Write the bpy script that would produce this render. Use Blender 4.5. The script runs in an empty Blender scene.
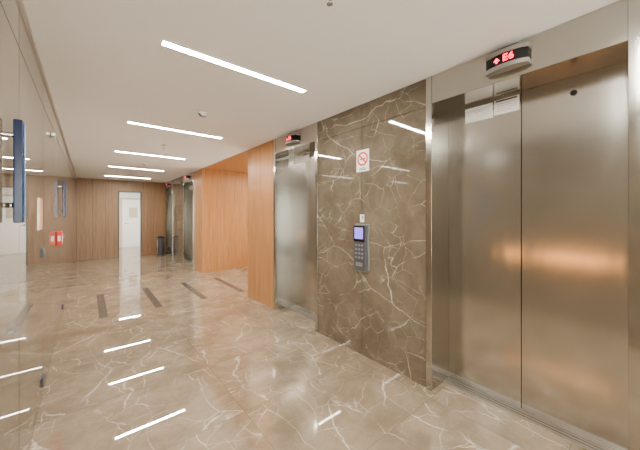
import bpy, bmesh, math, random
from mathutils import Vector, Matrix
random.seed(3)
SC = bpy.context.scene
COL = SC.collection
CAMZ = 1.46; H = 2.60
XL = -0.28; XR = 2.19; XD = 2.47; YE = 11.6; YB = -3.5

# ---------------------------------------------------------------- node helpers
def new_mat(name):
    m = bpy.data.materials.new(name); m.use_nodes = True
    nt = m.node_tree
    b = nt.nodes['Principled BSDF']
    return m, nt, b
def simple(name, col, rough=0.5, metal=0.0, emit=None, es=0.0, noise=0.0, nscale=20):
    m, nt, b = new_mat(name)
    b.inputs['Base Color'].default_value = (*col, 1)
    b.inputs['Roughness'].default_value = rough
    b.inputs['Metallic'].default_value = metal
    if emit:
        b.inputs['Emission Color'].default_value = (*emit, 1)
        b.inputs['Emission Strength'].default_value = es
    if noise > 0:
        n = nt.nodes.new('ShaderNodeTexNoise'); n.inputs['Scale'].default_value = nscale
        n.inputs['Detail'].default_value = 5
        g = nt.nodes.new('ShaderNodeNewGeometry')
        nt.links.new(g.outputs['Position'], n.inputs['Vector'])
        mx = nt.nodes.new('ShaderNodeMix'); mx.data_type = 'RGBA'
        mx.inputs[6].default_value = (*[c*(1-noise) for c in col], 1)
        mx.inputs[7].default_value = (*[min(1, c*(1+noise)) for c in col], 1)
        nt.links.new(n.outputs['Fac'], mx.inputs[0])
        nt.links.new(mx.outputs[2], b.inputs['Base Color'])
    return m
class N:
    def __init__(s, nt): s.nt = nt
    def v(s, sock, x):
        if hasattr(x, 'is_output'): s.nt.links.new(x, sock)
        else: sock.default_value = x
    def math(s, op, a, b=0.0, c=None, clamp=False):
        n = s.nt.nodes.new('ShaderNodeMath'); n.operation = op; n.use_clamp = clamp
        s.v(n.inputs[0], a); s.v(n.inputs[1], b)
        if c is not None: s.v(n.inputs[2], c)
        return n.outputs[0]
    def vm(s, op, a, b=(0,0,0), scale=None):
        n = s.nt.nodes.new('ShaderNodeVectorMath'); n.operation = op
        s.v(n.inputs[0], a); s.v(n.inputs[1], b)
        if scale is not None: s.v(n.inputs[3], scale)
        return n.outputs[0]
    def mix(s, f, a, b):
        n = s.nt.nodes.new('ShaderNodeMix'); n.data_type = 'RGBA'
        s.v(n.inputs[0], f)
        for i, x in ((6, a), (7, b)):
            if isinstance(x, tuple) and len(x) == 3: x = (*x, 1)
            s.v(n.inputs[i], x)
        return n.outputs[2]
    def noise(s, vec, scale, detail=4, rough=.55, dist=0.0, color=False):
        n = s.nt.nodes.new('ShaderNodeTexNoise')
        s.v(n.inputs['Vector'], vec); n.inputs['Scale'].default_value = scale
        n.inputs['Detail'].default_value = detail; n.inputs['Roughness'].default_value = rough
        n.inputs['Distortion'].default_value = dist
        return n.outputs['Color' if color else 'Fac']
    def vor(s, vec, scale):
        n = s.nt.nodes.new('ShaderNodeTexVoronoi'); n.feature = 'DISTANCE_TO_EDGE'
        s.v(n.inputs['Vector'], vec); n.inputs['Scale'].default_value = scale
        return n.outputs['Distance']
    def ramp(s, x, lo, hi, a=0.0, b=1.0):
        n = s.nt.nodes.new('ShaderNodeMapRange'); n.interpolation_type = 'SMOOTHSTEP'
        s.v(n.inputs['Value'], x)
        n.inputs['From Min'].default_value = lo; n.inputs['From Max'].default_value = hi
        n.inputs['To Min'].default_value = a; n.inputs['To Max'].default_value = b
        return n.outputs['Result']

def marble(name, dark, light, vein, vamt, rough, tile=None, off=(0,0), joint=(0.2,.17,.14), scl=1.0, fine=.5, axes=(0,1), ior=1.6, wd=1.0):
    m, nt, b = new_mat(name); n = N(nt)
    g = nt.nodes.new('ShaderNodeNewGeometry'); P = g.outputs['Position']
    jm = None
    if tile:
        sp = nt.nodes.new('ShaderNodeSeparateXYZ'); nt.links.new(P, sp.inputs[0])
        ax = n.math('DIVIDE', n.math('SUBTRACT', sp.outputs[axes[0]], off[0]), tile[0])
        ay = n.math('DIVIDE', n.math('SUBTRACT', sp.outputs[axes[1]], off[1]), tile[1])
        ix = n.math('FLOOR', ax); iy = n.math('FLOOR', ay)
        fx = n.math('FRACT', ax); fy = n.math('FRACT', ay)
        ex = n.math('MULTIPLY', n.math('MINIMUM', fx, n.math('SUBTRACT', 1.0, fx)), tile[0])
        ey = n.math('MULTIPLY', n.math('MINIMUM', fy, n.math('SUBTRACT', 1.0, fy)), tile[1])
        e = n.math('MINIMUM', ex, ey)
        jm = n.ramp(e, 0.0012, 0.0035, 1.0, 0.0)
        cmb = nt.nodes.new('ShaderNodeCombineXYZ')
        nt.links.new(n.math('MULTIPLY', ix, 7.31), cmb.inputs[0])
        nt.links.new(n.math('MULTIPLY', iy, 3.77), cmb.inputs[1])
        nt.links.new(n.math('ADD', n.math('MULTIPLY', ix, 2.1), n.math('MULTIPLY', iy, 5.3)), cmb.inputs[2])
        P = n.vm('ADD', P, cmb.outputs[0])
    P = n.vm('MULTIPLY', P, (scl, scl, scl))
    dn = n.vm('SUBTRACT', n.noise(P, 1.3, 3, .5, color=True), (.5, .5, .5))
    P1 = n.vm('ADD', P, n.vm('SCALE', dn, scale=0.28))
    dn2 = n.vm('SUBTRACT', n.noise(P, 9, 4, .65, color=True), (.5, .5, .5))
    P2 = n.vm('ADD', P1, n.vm('SCALE', dn2, scale=0.045))
    def fam(rot, sc, off3, scale, width):
        mp = nt.nodes.new('ShaderNodeMapping'); nt.links.new(P2, mp.inputs['Vector'])
        mp.inputs['Rotation'].default_value = rot; mp.inputs['Scale'].default_value = sc; mp.inputs['Location'].default_value = off3
        return n.ramp(n.vor(mp.outputs[0], scale), 0.0, width*wd, 1.0, 0.0)
    v1 = fam((.4, .7, .6), (1, .45, 1.0), (0, 0, 0), 1.7, .009)
    v2 = fam((-.6, .3, -.8), (1, .4, .8), (3.1, 1.7, 8.2), 2.9, .010)
    v3 = fam((1.1, -.5, .2), (.5, 1, 1), (7.7, 4.1, 2.2), 5.5, .016)
    msk = n.ramp(n.noise(P, 2.6, 3), .42, .66)
    msk2 = n.ramp(n.noise(n.vm('ADD', P, (9, 4, 2)), 3.0, 3), .42, .66)
    msk3 = n.ramp(n.noise(n.vm('ADD', P, (1, 14, 5)), 3.4, 3), .40, .64)
    v = n.math('ADD', n.math('MULTIPLY', v1, msk), n.math('MULTIPLY', n.math('MULTIPLY', v2, msk2), .8))
    v = n.math('ADD', v, n.math('MULTIPLY', n.math('MULTIPLY', v3, msk3), fine), clamp=True)
    cl = n.ramp(n.noise(P1, 2.6, 8, .68), .33, .68)
    base = n.mix(cl, dark, light)
    gr = n.noise(P, 45, 5, .7)
    base = n.mix(n.math('MULTIPLY', gr, .3), base, tuple(c*.75 for c in dark))
    col = n.mix(n.math('MULTIPLY', v, vamt), base, vein)
    if jm is not None: col = n.mix(n.math('MULTIPLY', jm, .75), col, joint)
    nt.links.new(col, b.inputs['Base Color'])
    b.inputs['Roughness'].default_value = rough
    b.inputs['IOR'].default_value = ior
    return m

def wood(name, c1, c2, rough=.35):
    m, nt, b = new_mat(name); n = N(nt)
    g = nt.nodes.new('ShaderNodeNewGeometry')
    P = n.vm('MULTIPLY', g.outputs['Position'], (14, 14, .7))
    a = n.noise(P, 1.5, 7, .65, .6)
    P3 = n.vm('MULTIPLY', g.outputs['Position'], (60, 60, 1.5))
    c = n.noise(P3, 1.5, 4, .6)
    f = n.ramp(n.math('ADD', n.math('MULTIPLY', a, .65), n.math('MULTIPLY', c, .35)), .34, .66)
    nt.links.new(n.mix(f, c1, c2), b.inputs['Base Color'])
    b.inputs['Roughness'].default_value = rough
    return m

def brushed(name, col, rough, amp=.03):
    m, nt, b = new_mat(name); n = N(nt)
    g = nt.nodes.new('ShaderNodeNewGeometry'); P = g.outputs['Position']
    big = n.noise(n.vm('MULTIPLY', P, (1, 3, .8)), 2.0, 2, .5)
    nt.links.new(n.mix(big, tuple(c*(1-amp) for c in col), tuple(min(1, c*(1+amp)) for c in col)), b.inputs['Base Color'])
    b.inputs['Roughness'].default_value = rough
    b.inputs['Metallic'].default_value = 1
    bp = nt.nodes.new('ShaderNodeBump'); bp.inputs['Strength'].default_value = .4; bp.inputs['Distance'].default_value = .004
    nt.links.new(n.noise(n.vm('MULTIPLY', P, (1, 6, .8)), 1.6, 2, .4), bp.inputs['Height']); nt.links.new(bp.outputs[0], b.inputs['Normal'])
    return m

M = {}
M['floor'] = marble('floor_marble', (.27,.212,.15), (.41,.335,.25), (.84,.78,.68), .6, .015, tile=(1.2, .8), off=(.89, .35), scl=1.0, fine=.6, ior=2.4, wd=1.25)
M['wallm'] = marble('wall_marble', (.155,.128,.095), (.235,.197,.15), (.76,.70,.61), .62, .035, scl=1.15, fine=.7, ior=1.75, wd=.95)
M['wallp'] = marble('wall_marble_light', (.20,.168,.13), (.28,.24,.19), (.7,.63,.55), .35, .008, tile=(1.2, 1.2), off=(.35, .0), scl=1.0, axes=(1,2), ior=2.5)
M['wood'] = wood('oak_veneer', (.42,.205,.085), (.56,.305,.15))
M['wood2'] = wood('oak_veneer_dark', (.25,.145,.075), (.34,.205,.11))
M['gap'] = simple('dark_gap', (.03,.025,.02), .7)
M['ceil'] = simple('ceiling_plaster', (.92,.91,.885), .75, noise=.01, nscale=3)
M['white'] = simple('white_paint', (.88,.87,.84), .5)
M['beige'] = simple('beige_paint', (.62,.53,.43), .5, noise=.05, nscale=2)
M['steel'] = brushed('brushed_steel', (.60,.585,.555), .17)
M['steelf'] = brushed('frame_steel', (.56,.545,.51), .13)
M['steelh'] = brushed('header_steel', (.53,.51,.475), .16)
M['chrome'] = simple('polished_metal', (.75,.74,.72), .12, 1)
M['silver'] = simple('silver_plastic', (.4,.39,.37), .3, .6)
M['alu'] = simple('aluminium', (.75,.73,.70), .35, 1)
M['black'] = simple('black_plastic', (.012,.012,.014), .2)
M['grey'] = simple('grey_plastic', (.10,.10,.11), .35)
M['navy'] = simple('navy_bar', (.008,.022,.07), .2)
M['bluef'] = simple('blue_film', (.12,.22,.42), .3)
M['red'] = simple('red_plastic', (.75,.06,.03), .35)
M['led'] = simple('red_led', (.8,.02,.05), .4, emit=(1,.02,.06), es=6)
M['btn'] = simple('button', (.28,.28,.30), .3, .4)
M['scr'] = simple('lcd_screen', (.2,.15,.5), .2, emit=(.28,.22,.8), es=1.1)
M['lamp'] = simple('led_diffuser', (1,1,1), .5, emit=(1,.957,.89), es=190)
M['amber'] = simple('amber_diffuser', (1,.7,.4), .5, emit=(1,.42,.13), es=13)
M['poster'] = simple('lit_poster', (.7,.35,.2), .4, emit=(1,.45,.2), es=.3)
M['paper'] = simple('paper_notice', (.90,.89,.87), .6)
M['plate'] = simple('grey_notice', (.50,.48,.46), .5)
M['card'] = simple('sign_white', (.88,.87,.85), .45)
M['ink'] = simple('ink', (.12,.11,.1), .6)
M['strip'] = simple('inlay_dark_stone', (.12,.11,.10), .12, noise=.2, nscale=60)
M['green'] = simple('exit_green', (.02,.4,.15), .4, emit=(.05,.9,.35), es=1.0)
m, nt, b = new_mat('window_glass'); nt.nodes.remove(b); n = N(nt)
out = nt.nodes['Material Output']
fr = nt.nodes.new('ShaderNodeFresnel'); fr.inputs['IOR'].default_value = 1.45
gl = nt.nodes.new('ShaderNodeBsdfGlossy'); gl.inputs['Roughness'].default_value = 0.0; gl.inputs['Color'].default_value = (.93,.93,.91,1)
tr = nt.nodes.new('ShaderNodeBsdfTransparent'); tr.inputs['Color'].default_value = (.95,.97,.95,1)
ms = nt.nodes.new('ShaderNodeMixShader')
nt.links.new(fr.outputs[0], ms.inputs[0]); nt.links.new(tr.outputs[0], ms.inputs[1]); nt.links.new(gl.outputs[0], ms.inputs[2])
nt.links.new(ms.outputs[0], out.inputs['Surface']); M['glass'] = m

# ---------------------------------------------------------------- mesh helpers
def mk(name, parts, parent=None, bevel=0.0):
    bm = bmesh.new(); mats = []
    for p in parts:
        kind, mat = p[0], p[-1]
        if mat not in mats: mats.append(mat)
        mi = mats.index(mat); nb = len(bm.faces)
        if kind == 'box':
            (x0,x1),(y0,y1),(z0,z1) = p[1:4]
            r = bmesh.ops.create_cube(bm, size=1)
            for v in r['verts']:
                v.co = Vector(((x0+x1)/2+v.co.x*(x1-x0), (y0+y1)/2+v.co.y*(y1-y0), (z0+z1)/2+v.co.z*(z1-z0)))
        elif kind == 'cyl':
            c, ax, r1, r2, L = p[1:6]
            q = Vector((0,0,1)).rotation_difference(Vector(ax)).to_matrix().to_4x4()
            bmesh.ops.create_cone(bm, cap_ends=True, segments=32, radius1=r1, radius2=r2, depth=L, matrix=Matrix.Translation(c) @ q)
        elif kind == 'ball':
            c, r, sc = p[1:4]
            bmesh.ops.create_uvsphere(bm, u_segments=24, v_segments=14, radius=r, matrix=Matrix.Translation(c) @ Matrix.Diagonal((*sc,1)))
        elif kind == 'ring':
            c, R, r, t = p[1:5]; S = 40
            vs = []
            for i in range(S):
                a = 2*math.pi*i/S
                vs.append([bm.verts.new((c[0]+dx, c[1]+math.cos(a)*q, c[2]+math.sin(a)*q)) for q, dx in ((R,0),(r,0),(R,-t),(r,-t))])
            for i in range(S):
                A, B = vs[i], vs[(i+1) % S]
                for u, w in ((0,1),(1,3),(3,2),(2,0)):
                    bm.faces.new((A[u], A[w], B[w], B[u]))
        elif kind == 'poly':
            pts, vec = p[1:3]
            a = [bm.verts.new(q) for q in pts]; bb = [bm.verts.new(Vector(q)+Vector(vec)) for q in pts]
            bm.faces.new(a); bm.faces.new(bb[::-1])
            for i in range(len(a)):
                j = (i+1) % len(a); bm.faces.new((a[i], bb[i], bb[j], a[j]))
        bm.faces.ensure_lookup_table()
        for f in bm.faces[nb:]:
            f.material_index = mi
            if kind in ('cyl', 'ball') and len(f.verts) <= 4: f.smooth = True
    bmesh.ops.recalc_face_normals(bm, faces=bm.faces)
    me = bpy.data.meshes.new(name); bm.to_mesh(me); bm.free()
    for k in mats: me.materials.append(M[k])
    o = bpy.data.objects.new(name, me); COL.objects.link(o)
    if bevel:
        md = o.modifiers.new('bevel', 'BEVEL'); md.width = bevel; md.segments = 3; md.limit_method = 'ANGLE'
    if parent: o.parent = parent
    return o
def empty(name, loc=(0,0,0)):
    e = bpy.data.objects.new(name, None); COL.objects.link(e); e.empty_display_size = .1
    return e
def text(name, body, size, loc, mat, parent):
    c = bpy.data.curves.new(name, 'FONT'); c.body = body; c.size = size; c.extrude = .0008
    c.align_x = 'CENTER'; c.align_y = 'CENTER'; c.space_character = 1.1; c.offset = size*.02
    o = bpy.data.objects.new(name, c); COL.objects.link(o)
    o.matrix_world = Matrix.Translation(loc) @ Matrix(((0,0,-1,0),(-1,0,0,0),(0,1,0,0),(0,0,0,1)))
    dg = bpy.context.evaluated_depsgraph_get(); dg.update()
    me = bpy.data.meshes.new_from_object(o.evaluated_get(dg)); mw = o.matrix_world.copy()
    me.transform(mw); bpy.data.objects.remove(o)
    me.materials.clear(); me.materials.append(M[mat])
    o = bpy.data.objects.new(name, me); COL.objects.link(o); o.parent = parent
    return o

# ---------------------------------------------------------------- room shell
XLB = 5.6
mk('floor', [('box', (XL-.4, XLB+.2), (YB-.2, 15.6), (-.12, 0), 'floor')])
mk('ceiling', [('box', (XL-.4, XR), (YB-.2, 15.6), (H, H+.12), 'ceil'),
               ('box', (XR, XLB+.2), (4.66, 7.25), (H, H+.12), 'wood'),
               ('box', (XR, XLB+.2), (YB-.2, 4.66), (H, H+.12), 'ceil'),
               ('box', (XR, XLB+.2), (7.25, 15.6), (H, H+.12), 'ceil')])
LIFTS = [(0.05, 1.24), (2.68, 3.74), (7.95, 9.02), (10.38, 11.45)]
wp = []
def panels(y0, y1, mat, cuts, zc=None, g=.0025, t=.02):
    ys = [y0]+cuts+[y1]; zs = [0]+([zc] if zc else [])+[H]
    wp.append(('box', (XR+t, 2.62), (y0, y1), (0, H), 'gap'))
    for a, b2 in zip(ys[:-1], ys[1:]):
        for c, d in zip(zs[:-1], zs[1:]):
            wp.append(('box', (XR, XR+t+.002), (a+(g if a != y0 else 0), b2-(g if b2 != y1 else 0)),
                       (c+(g if c else 0), d-(g if d != H else 0)), mat))
panels(YB, -.0, 'wallm', [-2.3, -1.2], 2.36)
panels(0.0, 0.05, 'wallm', [], 2.36)
panels(1.24, 2.68, 'wallm', [1.96], 2.36)
panels(3.74, 4.64, 'wood', [4.19], None)
panels(7.27, 7.95, 'wood', [7.6], None)
panels(9.02, 10.38, 'wallm', [9.7], 2.36)
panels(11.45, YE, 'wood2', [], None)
for y0, y1 in LIFTS:
    wp.append(('box', (2.56, 2.62), (y0, y1), (0, H), 'gap'))
mk('wall_right', wp)
lw = [('box', (XR+.02, XLB), (7.27, 7.37), (0, H), 'gap')]
x = XR
while x < XLB-.01:
    x2 = min(x+.85, XLB)
    lw.append(('box', (x+.0015, x2-.0015), (7.25, 7.272), (0, H), 'wood')); x = x2
mk('wall_lobby_far', lw)
lw = [('box', (2.62, XLB), (4.56, 4.64), (0, H), 'gap')]
x = XR
while x < XLB-.01:
    x2 = min(x+.85, XLB)
    lw.append(('box', (x+.0015, x2-.0015), (4.638, 4.66), (0, H), 'wood')); x = x2
mk('wall_lobby_near', lw)
mk('wall_lobby_end', [('box', (XLB, XLB+.1), (4.56, 5.0), (0, H), 'wood'), ('box', (XLB, XLB+.1), (6.9, 7.37), (0, H), 'wood'),
                      ('box', (XLB, XLB+.1), (5.0, 6.9), (0, .5), 'wood'), ('box', (XLB, XLB+.1), (5.0, 6.9), (2.4, H), 'wood')])
mk('fill_window_1', [('box', (XLB+.02, XLB+.08), (5.0, 5.06), (.5, 2.4), 'alu'), ('box', (XLB+.02, XLB+.08), (6.84, 6.9), (.5, 2.4), 'alu'),  # unseen window, added to let sky light into the lobby
                ('box', (XLB+.02, XLB+.08), (5.06, 6.84), (.5, .56), 'alu'), ('box', (XLB+.02, XLB+.08), (5.06, 6.84), (2.34, 2.4), 'alu'),
                ('box', (XLB+.02, XLB+.08), (5.92, 5.98), (.56, 2.34), 'alu'), ('box', (XLB+.045, XLB+.05), (5.06, 6.84), (.56, 2.34), 'glass')])
DX0, DX1, DZ = .78, 1.46, 2.24
ew = [('box', (XL-.1, DX0), (YE+.02, YE+.14), (0, H), 'gap'), ('box', (DX1, 2.62), (YE+.02, YE+.14), (0, H), 'gap'), ('box', (DX0, DX1), (YE+.02, YE+.14), (DZ, H), 'gap')]
for a, b2 in ((XL, .12), (.12, .45), (.45, DX0), (DX1, 1.83), (1.83, 2.19)):
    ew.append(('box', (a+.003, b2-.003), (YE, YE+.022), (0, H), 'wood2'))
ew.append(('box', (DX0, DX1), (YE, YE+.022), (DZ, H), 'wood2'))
mk('wall_end', ew)
mk('trim_1', [('box', (DX0, DX0+.035), (YE-.012, YE+.14), (0, DZ), 'grey'), ('box', (DX1-.035, DX1), (YE-.012, YE+.14), (0, DZ), 'grey'),
              ('box', (DX0+.035, DX1-.035), (YE-.012, YE+.14), (DZ-.035, DZ), 'grey')])
mk('wall_back_room', [('box', (-.6, -.5), (YE+.14, 15.1), (0, H), 'white'), ('box', (3.0, 3.1), (YE+.14, 15.1), (0, H), 'white'),
                      ('box', (-.6, 3.1), (15.0, 15.1), (0, H), 'white')])
d = empty('door_1')
mk('leaf', [('box', (1.15, 1.95), (14.95, 14.99), (.005, 2.1), 'white')], d)
mk('frame', [('box', (1.07, 1.15), (14.94, 15.0), (0, 2.18), 'beige'), ('box', (1.95, 2.03), (14.94, 15.0), (0, 2.18), 'beige'), ('box', (1.15, 1.95), (14.94, 15.0), (2.1, 2.18), 'beige')], d)
mk('lever', [('cyl', (1.25, 14.92, 1.05), (0,1,0), .012, .012, .06, 'chrome'), ('box', (1.24, 1.37), (14.885, 14.9), (1.04, 1.06), 'chrome'), ('cyl', (1.25, 14.945, 1.05), (0,1,0), .028, .028, .01, 'chrome')], d)
mk('glazing', [('box', (1.4, 1.72), (14.945, 14.952), (1.3, 1.75), 'beige')], d)
mk('wall_back', [('box', (XL-.2, 2.7), (YB-.1, YB), (0, .1), 'beige'), ('box', (XL-.2, 2.7), (YB-.1, YB), (2.5, H), 'beige'),
                 ('box', (XL-.2, -.2), (YB-.1, YB), (.1, 2.5), 'beige'), ('box', (2.1, 2.7), (YB-.1, YB), (.1, 2.5), 'beige')])
mk('fill_window_2', [('box', (-.2, -.14), (YB-.08, YB-.02), (.1, 2.5), 'alu'), ('box', (2.04, 2.1), (YB-.08, YB-.02), (.1, 2.5), 'alu'), ('box', (.92, .98), (YB-.08, YB-.02), (.16, 2.44), 'alu'),  # added behind the camera so sky light fills the corridor
                ('box', (-.14, 2.04), (YB-.08, YB-.02), (.1, .16), 'alu'), ('box', (-.14, 2.04), (YB-.08, YB-.02), (2.44, 2.5), 'alu'), ('box', (-.14, 2.04), (YB-.05, YB-.045), (.16, 2.44), 'glass')])
# polished stone wall on the left with flush doors
lwp = [('box', (XL-.12, XL-.02), (YB, YE), (0, H), 'gap')]
ys = [YB, -2.1, -.9, .3, 1.35, 2.15, 3.17, 4.0, 4.95, 6.1, 7.3, 8.5, 9.7, YE]
for a, b2 in zip(ys[:-1], ys[1:]):
    lwp.append(('box', (XL-.022, XL), (a+.005, b2-.005), (.006, 2.336), 'wallp'))
    lwp.append(('box', (XL-.022, XL), (a+.005, b2-.005), (2.344, H-.02), 'wallp'))
mk('wall_left', lwp)
mk('trim_2', [('box', (XL, XL+.012), (YB, YE), (H-.035, H-.001), 'alu')])
mk('wall_outer', [('box', (2.62, 2.7), (YB, 4.56), (0, H), 'white'), ('box', (2.62, 2.7), (7.37, YE+.14), (0, H), 'white')])
fit = []
for y in (3.17, 5.5):
    for z in (.14, 1.15):
        fit.append(('box', (XL+.0005, XL+.012), (y-.1, y), (z-.035, z+.035), 'grey'))
mk('door_patch_hinge', fit, None, .003)

def handle(y):
    e = empty('door_pull_handle')
    mk('bar', [('box', (XL+.02, XL+.052), (y-.03, y+.03), (1.42, 1.89), 'navy')], e, .005)
    mk('film', [('box', (XL+.0525, XL+.055), (y-.010, y+.010), (1.43, 1.88), 'bluef')], e)
    mk('standoffs', [('cyl', (XL+.0105, y, z), (1,0,0), .012, .012, .019, 'chrome') for z in (1.5, 1.82)], e)
handle(1.88); handle(5.0)
e = empty('fire_alarm_call_point')
mk('case', [('box', (XL+.001, XL+.05), (4.36, 4.48), (1.10, 1.26), 'red')], e, .008)
mk('glass_face', [('box', (XL+.015, XL+.038), (4.352, 4.36), (1.15, 1.21), 'card'), ('box', (XL+.05, XL+.053), (4.385, 4.455), (1.14, 1.22), 'card')], e)
e = empty('door_closer')
mk('body', [('box', (XL+.002, XL+.03), (3.75, 3.9), (2.22, 2.255), 'alu')], e, .006)
mk('exit_lamp', [('box', (XL+.03, XL+.033), (3.77, 3.83), (2.225, 2.25), 'green')], e)
# guessed amber wall lights, added for the lift-door glow; poster guessed from stone reflection
for a, b2 in ((.36, 1.16), (1.36, 1.58)):
    e = empty('guessed_wall_light')
    mk('housing', [('box', (XL+.001, XL+.014), (a-.01, b2+.01), (.80, .86), 'alu')], e, .003)
    mk('diffuser', [('box', (XL+.014, XL+.02), (a, b2), (.81, .85), 'amber')], e, .002)
e = empty('wall_poster')
mk('frame', [('box', (XL+.001, XL+.005), (2.89, 3.08), (1.34, 1.58), 'alu')], e, .001)
mk('print', [('box', (XL+.005, XL+.006), (2.90, 3.07), (1.35, 1.57), 'poster')], e)

# ---------------------------------------------------------------- lifts
def lift(y0, y1):
    e = empty('elevator')
    f = .05; zb = 2.37
    a, b2 = y0+f, y1-f; mid = (a+b2)/2
    mk('frame', [('box', (XR-.012, XD+.03), (y0, a), (0, H-.002), 'steelf'), ('box', (XR-.012, XD+.03), (b2, y1), (0, H-.002), 'steelf')], e, .002)
    mk('header', [('box', (XR-.008, XD+.03), (a, b2), (zb, H-.002), 'steelh')], e, .002)
    mk('door_panels', [('box', (XD, XD+.025), (a+.001, mid-.0025), (.010, zb-.001), 'steel'), ('box', (XD, XD+.025), (mid+.0025, b2-.001), (.010, zb-.001), 'steel')], e)
    mk('door_gap', [('box', (XD+.026, XD+.03), (a, b2), (.0, zb), 'gap')], e)
    mk('sill', [('box', (XD-.09, XD+.025), (a, b2), (.0, .008), 'alu'), ('box', (XD-.06, XD-.057), (a, b2), (.008, .009), 'gap'), ('box', (XD-.03, XD-.027), (a, b2), (.008, .009), 'gap')], e)
    mk('key_escutcheon', [('cyl', (XD-.003, mid-.29, 2.26), (1,0,0), .018, .018, .006, 'chrome'), ('cyl', (XD-.0065, mid-.29, 2.26), (1,0,0), .007, .007, .002, 'black')], e)
    nb = [('box', (XD-.002, XD), (mid+.19, mid+.40), (2.225, 2.345), 'paper'), ('box', (XD-.002, XD), (mid+.012, mid+.18), (2.235, 2.35), 'paper')]
    for i in range(4):
        z = 2.315-i*.018
        nb.append(('box', (XD-.003, XD-.002), (mid+.21, mid+.38-(i % 2)*.06), (z, z+.003), 'plate'))
        nb.append(('box', (XD-.003, XD-.002), (mid+.03+(i % 2)*.03, mid+.16), (z, z+.003), 'plate'))
    nb.append(('box', (XD-.003, XD-.002), (mid+.025, mid+.165), (2.332, 2.344), 'ink'))
    mk('notices', nb, e)
    W, D, Zc, hh = .125, .075, 2.487, .062
    def arc(s, d):
        pts = []
        for i in range(17):
            t = -1+2*i/16
            pts.append((XR-.008-d*math.sqrt(max(0, 1-(t*.86)**2))*1.0-.004, mid+t*W*s))
        return pts
    def slab(s, d, z0, z1):
        p = arc(s, d)
        pts = [(XR-.008, mid-W*s, z0)]+[(x, y, z0) for x, y in p]+[(XR-.008, mid+W*s, z0)]
        return ('poly', pts, (0, 0, z1-z0))
    mk('indicator_housing', [slab(1, D, Zc-hh, Zc-hh*.55) + ('silver',), slab(.97, D*.93, Zc-hh*.55, Zc+hh*.55) + ('black',), slab(1, D, Zc+hh*.55, Zc+hh) + ('silver',)], e)
    xf = XR-.012-D*.93-.001
    text('indicator_digits', 'E6', .062, (xf-.001, mid-.022, Zc), 'led', e)
    ar = [('poly', [(xf-.001, mid+.045, Zc+.016), (xf-.001, mid+.065, Zc-.008), (xf-.001, mid+.025, Zc-.008)], (-.001, 0, 0), 'led'),
          ('box', (xf-.002, xf-.001), (mid+.039, mid+.051), (Zc-.02, Zc-.008), 'led')]
    mk('indicator_arrow', ar, e)
for y0, y1 in LIFTS: lift(y0, y1)

# ---------------------------------------------------------------- call panel
e = empty('elevator_call_panel')
yc, x0 = 1.95, XR
def rr(y0, y1, z0, z1, r, rb):
    pts = []
    for cy, cz, a0, R in ((y1-r, z1-r, 0, r), (y0+r, z1-r, 90, r), (y0+rb, z0+rb, 180, rb), (y1-rb, z0+rb, 270, rb)):
        for i in range(7):
            a = math.radians(a0+15*i); pts.append((cy+R*math.cos(a), cz+R*math.sin(a)))
    return pts
P1 = [(x0, y, z) for y, z in rr(yc-.095, yc+.095, .86, 1.36, .015, .05)]
mk('backplate', [('poly', P1, (-.02, 0, 0), 'silver')], e, .003)
P2 = [(x0-.02, y, z) for y, z in rr(yc-.08, yc+.08, .885, 1.345, .01, .04)]
mk('body', [('poly', P2, (-.035, 0, 0), 'grey')], e, .004)
mk('screen', [('box', (x0-.060, x0-.055), (yc-.072, yc+.072), (1.18, 1.335), 'black'), ('box', (x0-.062, x0-.060), (yc-.058, yc+.058), (1.205, 1.322), 'scr')], e)
kb = []
for r in range(4):
    for c in range(3):
        kb.append(('box', (x0-.061, x0-.055), (yc-.054+c*.040, yc-.028+c*.040), (1.130-r*.042, 1.152-r*.042), 'btn'))
mk('keypad', kb, e, .002)
mk('speaker_plate', [('box', (x0-.058, x0-.055), (yc-.045, yc+.045), (.925, .965), 'silver')], e)
mk('camera_nub', [('cyl', (x0-.016, yc, 1.425), (1,0,0), .014, .014, .016, 'black'), ('box', (x0-.008, x0), (yc-.03, yc+.03), (1.375, 1.455), 'card')], e)

e = empty('no_smoking_sign')
mk('card', [('box', (XR-.003, XR), (1.865, 2.035), (1.90, 2.125), 'card')], e)
cz = 2.03
mk('ring', [('ring', (XR-.003, 1.95, cz), .072, .054, .001, 'red'),
            ('poly', [(XR-.0035, 1.95+sy, cz+sz) for sy, sz in ((.037,.049),(.049,.037),(-.037,-.049),(-.049,-.037))], (-.0008, 0, 0), 'red')], e)
mk('cigarette', [('box', (XR-.0034, XR-.003), (1.91, 1.985), (cz-.008, cz+.006), 'ink'), ('box', (XR-.0034, XR-.003), (1.905, 1.995), (1.915, 1.925), 'ink'), ('box', (XR-.0034, XR-.003), (1.915, 1.985), (1.932, 1.940), 'ink')], e)

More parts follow.
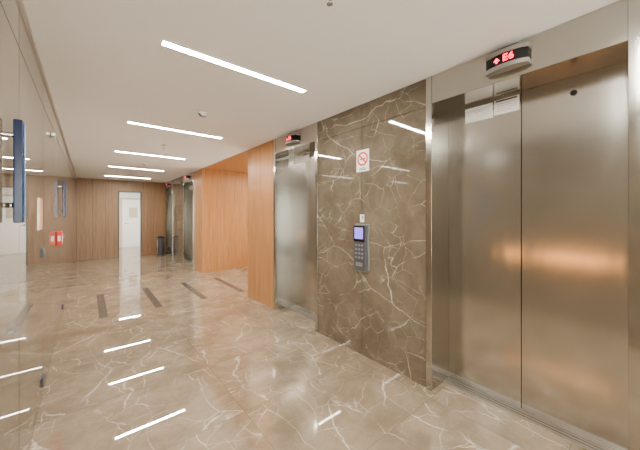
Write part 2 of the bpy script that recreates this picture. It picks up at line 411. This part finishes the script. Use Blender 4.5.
# ---------------------------------------------------------------- ceiling lights and fixtures
def strip(xa, xb, y, w=.055):
    e = empty('linear_ceiling_light')
    mk('diffuser', [('box', (xa, xb), (y-w/2, y+w/2), (H-.006, H-.0005), 'lamp')], e)
    t = .006
    mk('bezel', [('box', (xa-t, xb+t), (y-w/2-t, y-w/2), (H-.008, H-.0005), 'alu'), ('box', (xa-t, xb+t), (y+w/2, y+w/2+t), (H-.008, H-.0005), 'alu'),
                 ('box', (xa-t, xa), (y-w/2, y+w/2), (H-.008, H-.0005), 'alu'), ('box', (xb, xb+t), (y-w/2, y+w/2), (H-.008, H-.0005), 'alu')], e)
for i in range(-2, 5): strip(.38, 1.54, 2.09+i*2.08)
strip(.6, 2.0, 13.2, .1)
strip(3.2, 4.4, 5.95)
def detector(x, y):
    e = empty('smoke_detector')
    mk('base', [('cyl', (x, y, H-.008), (0,0,1), .05, .055, .015, 'white'), ('cyl', (x, y, H-.026), (0,0,1), .032, .045, .02, 'white'), ('cyl', (x, y, H-.038), (0,0,1), .02, .02, .006, 'grey')], e)
detector(1.0, 3.28); detector(1.0, 7.4)
def sprinkler(x, y):
    e = empty('fire_sprinkler')
    mk('head', [('cyl', (x, y, H-.003), (0,0,1), .03, .03, .005, 'chrome'), ('cyl', (x, y, H-.02), (0,0,1), .007, .009, .03, 'chrome'),
                ('box', (x-.012, x-.009), (y-.002, y+.002), (H-.055, H-.03), 'chrome'), ('box', (x+.009, x+.012), (y-.002, y+.002), (H-.055, H-.03), 'chrome'),
                ('box', (x-.012, x+.012), (y-.002, y+.002), (H-.034, H-.030), 'chrome'), ('cyl', (x, y, H-.057), (0,0,1), .016, .016, .003, 'chrome')], e)
sprinkler(.96, 1.08); sprinkler(.96, 5.2)
for X in (.17, .86, 1.55, 2.24):
    mk('floor_inlay_strip', [('box', (X-.05, X+.05), (4.98, 6.45), (.0, .0015), 'strip')])
e = empty('pedestal_waste_bin')
bx, by = 1.95, 11.1
mk('body', [('cyl', (bx, by, .01), (0,0,1), .13, .13, .02, 'grey'), ('cyl', (bx, by, .31), (0,0,1), .10, .12, .58, 'grey'), ('cyl', (bx, by, .61), (0,0,1), .125, .125, .03, 'chrome')], e)
mk('lid', [('ball', (bx, by, .625), .115, (1, 1, .5), 'black')], e)

# ---------------------------------------------------------------- world, camera
w = bpy.data.worlds.new('sky'); SC.world = w; w.use_nodes = True
bg = w.node_tree.nodes['Background']; bg.inputs[0].default_value = (1, .97, .94, 1); bg.inputs[1].default_value = 14.0
cam = bpy.data.cameras.new('camera'); co = bpy.data.objects.new('camera', cam); COL.objects.link(co)
co.location = (0, 0, CAMZ); co.rotation_euler = (math.radians(90), 0, -math.atan(232/280))
cam.sensor_width = 36; cam.lens = 36*280/640; cam.shift_y = -11/640; cam.clip_start = .02
SC.camera = co
try:
    SC.view_settings.view_transform = 'AgX'
    SC.view_settings.look = 'AgX - Medium High Contrast'
except Exception as ex:
    print(ex)
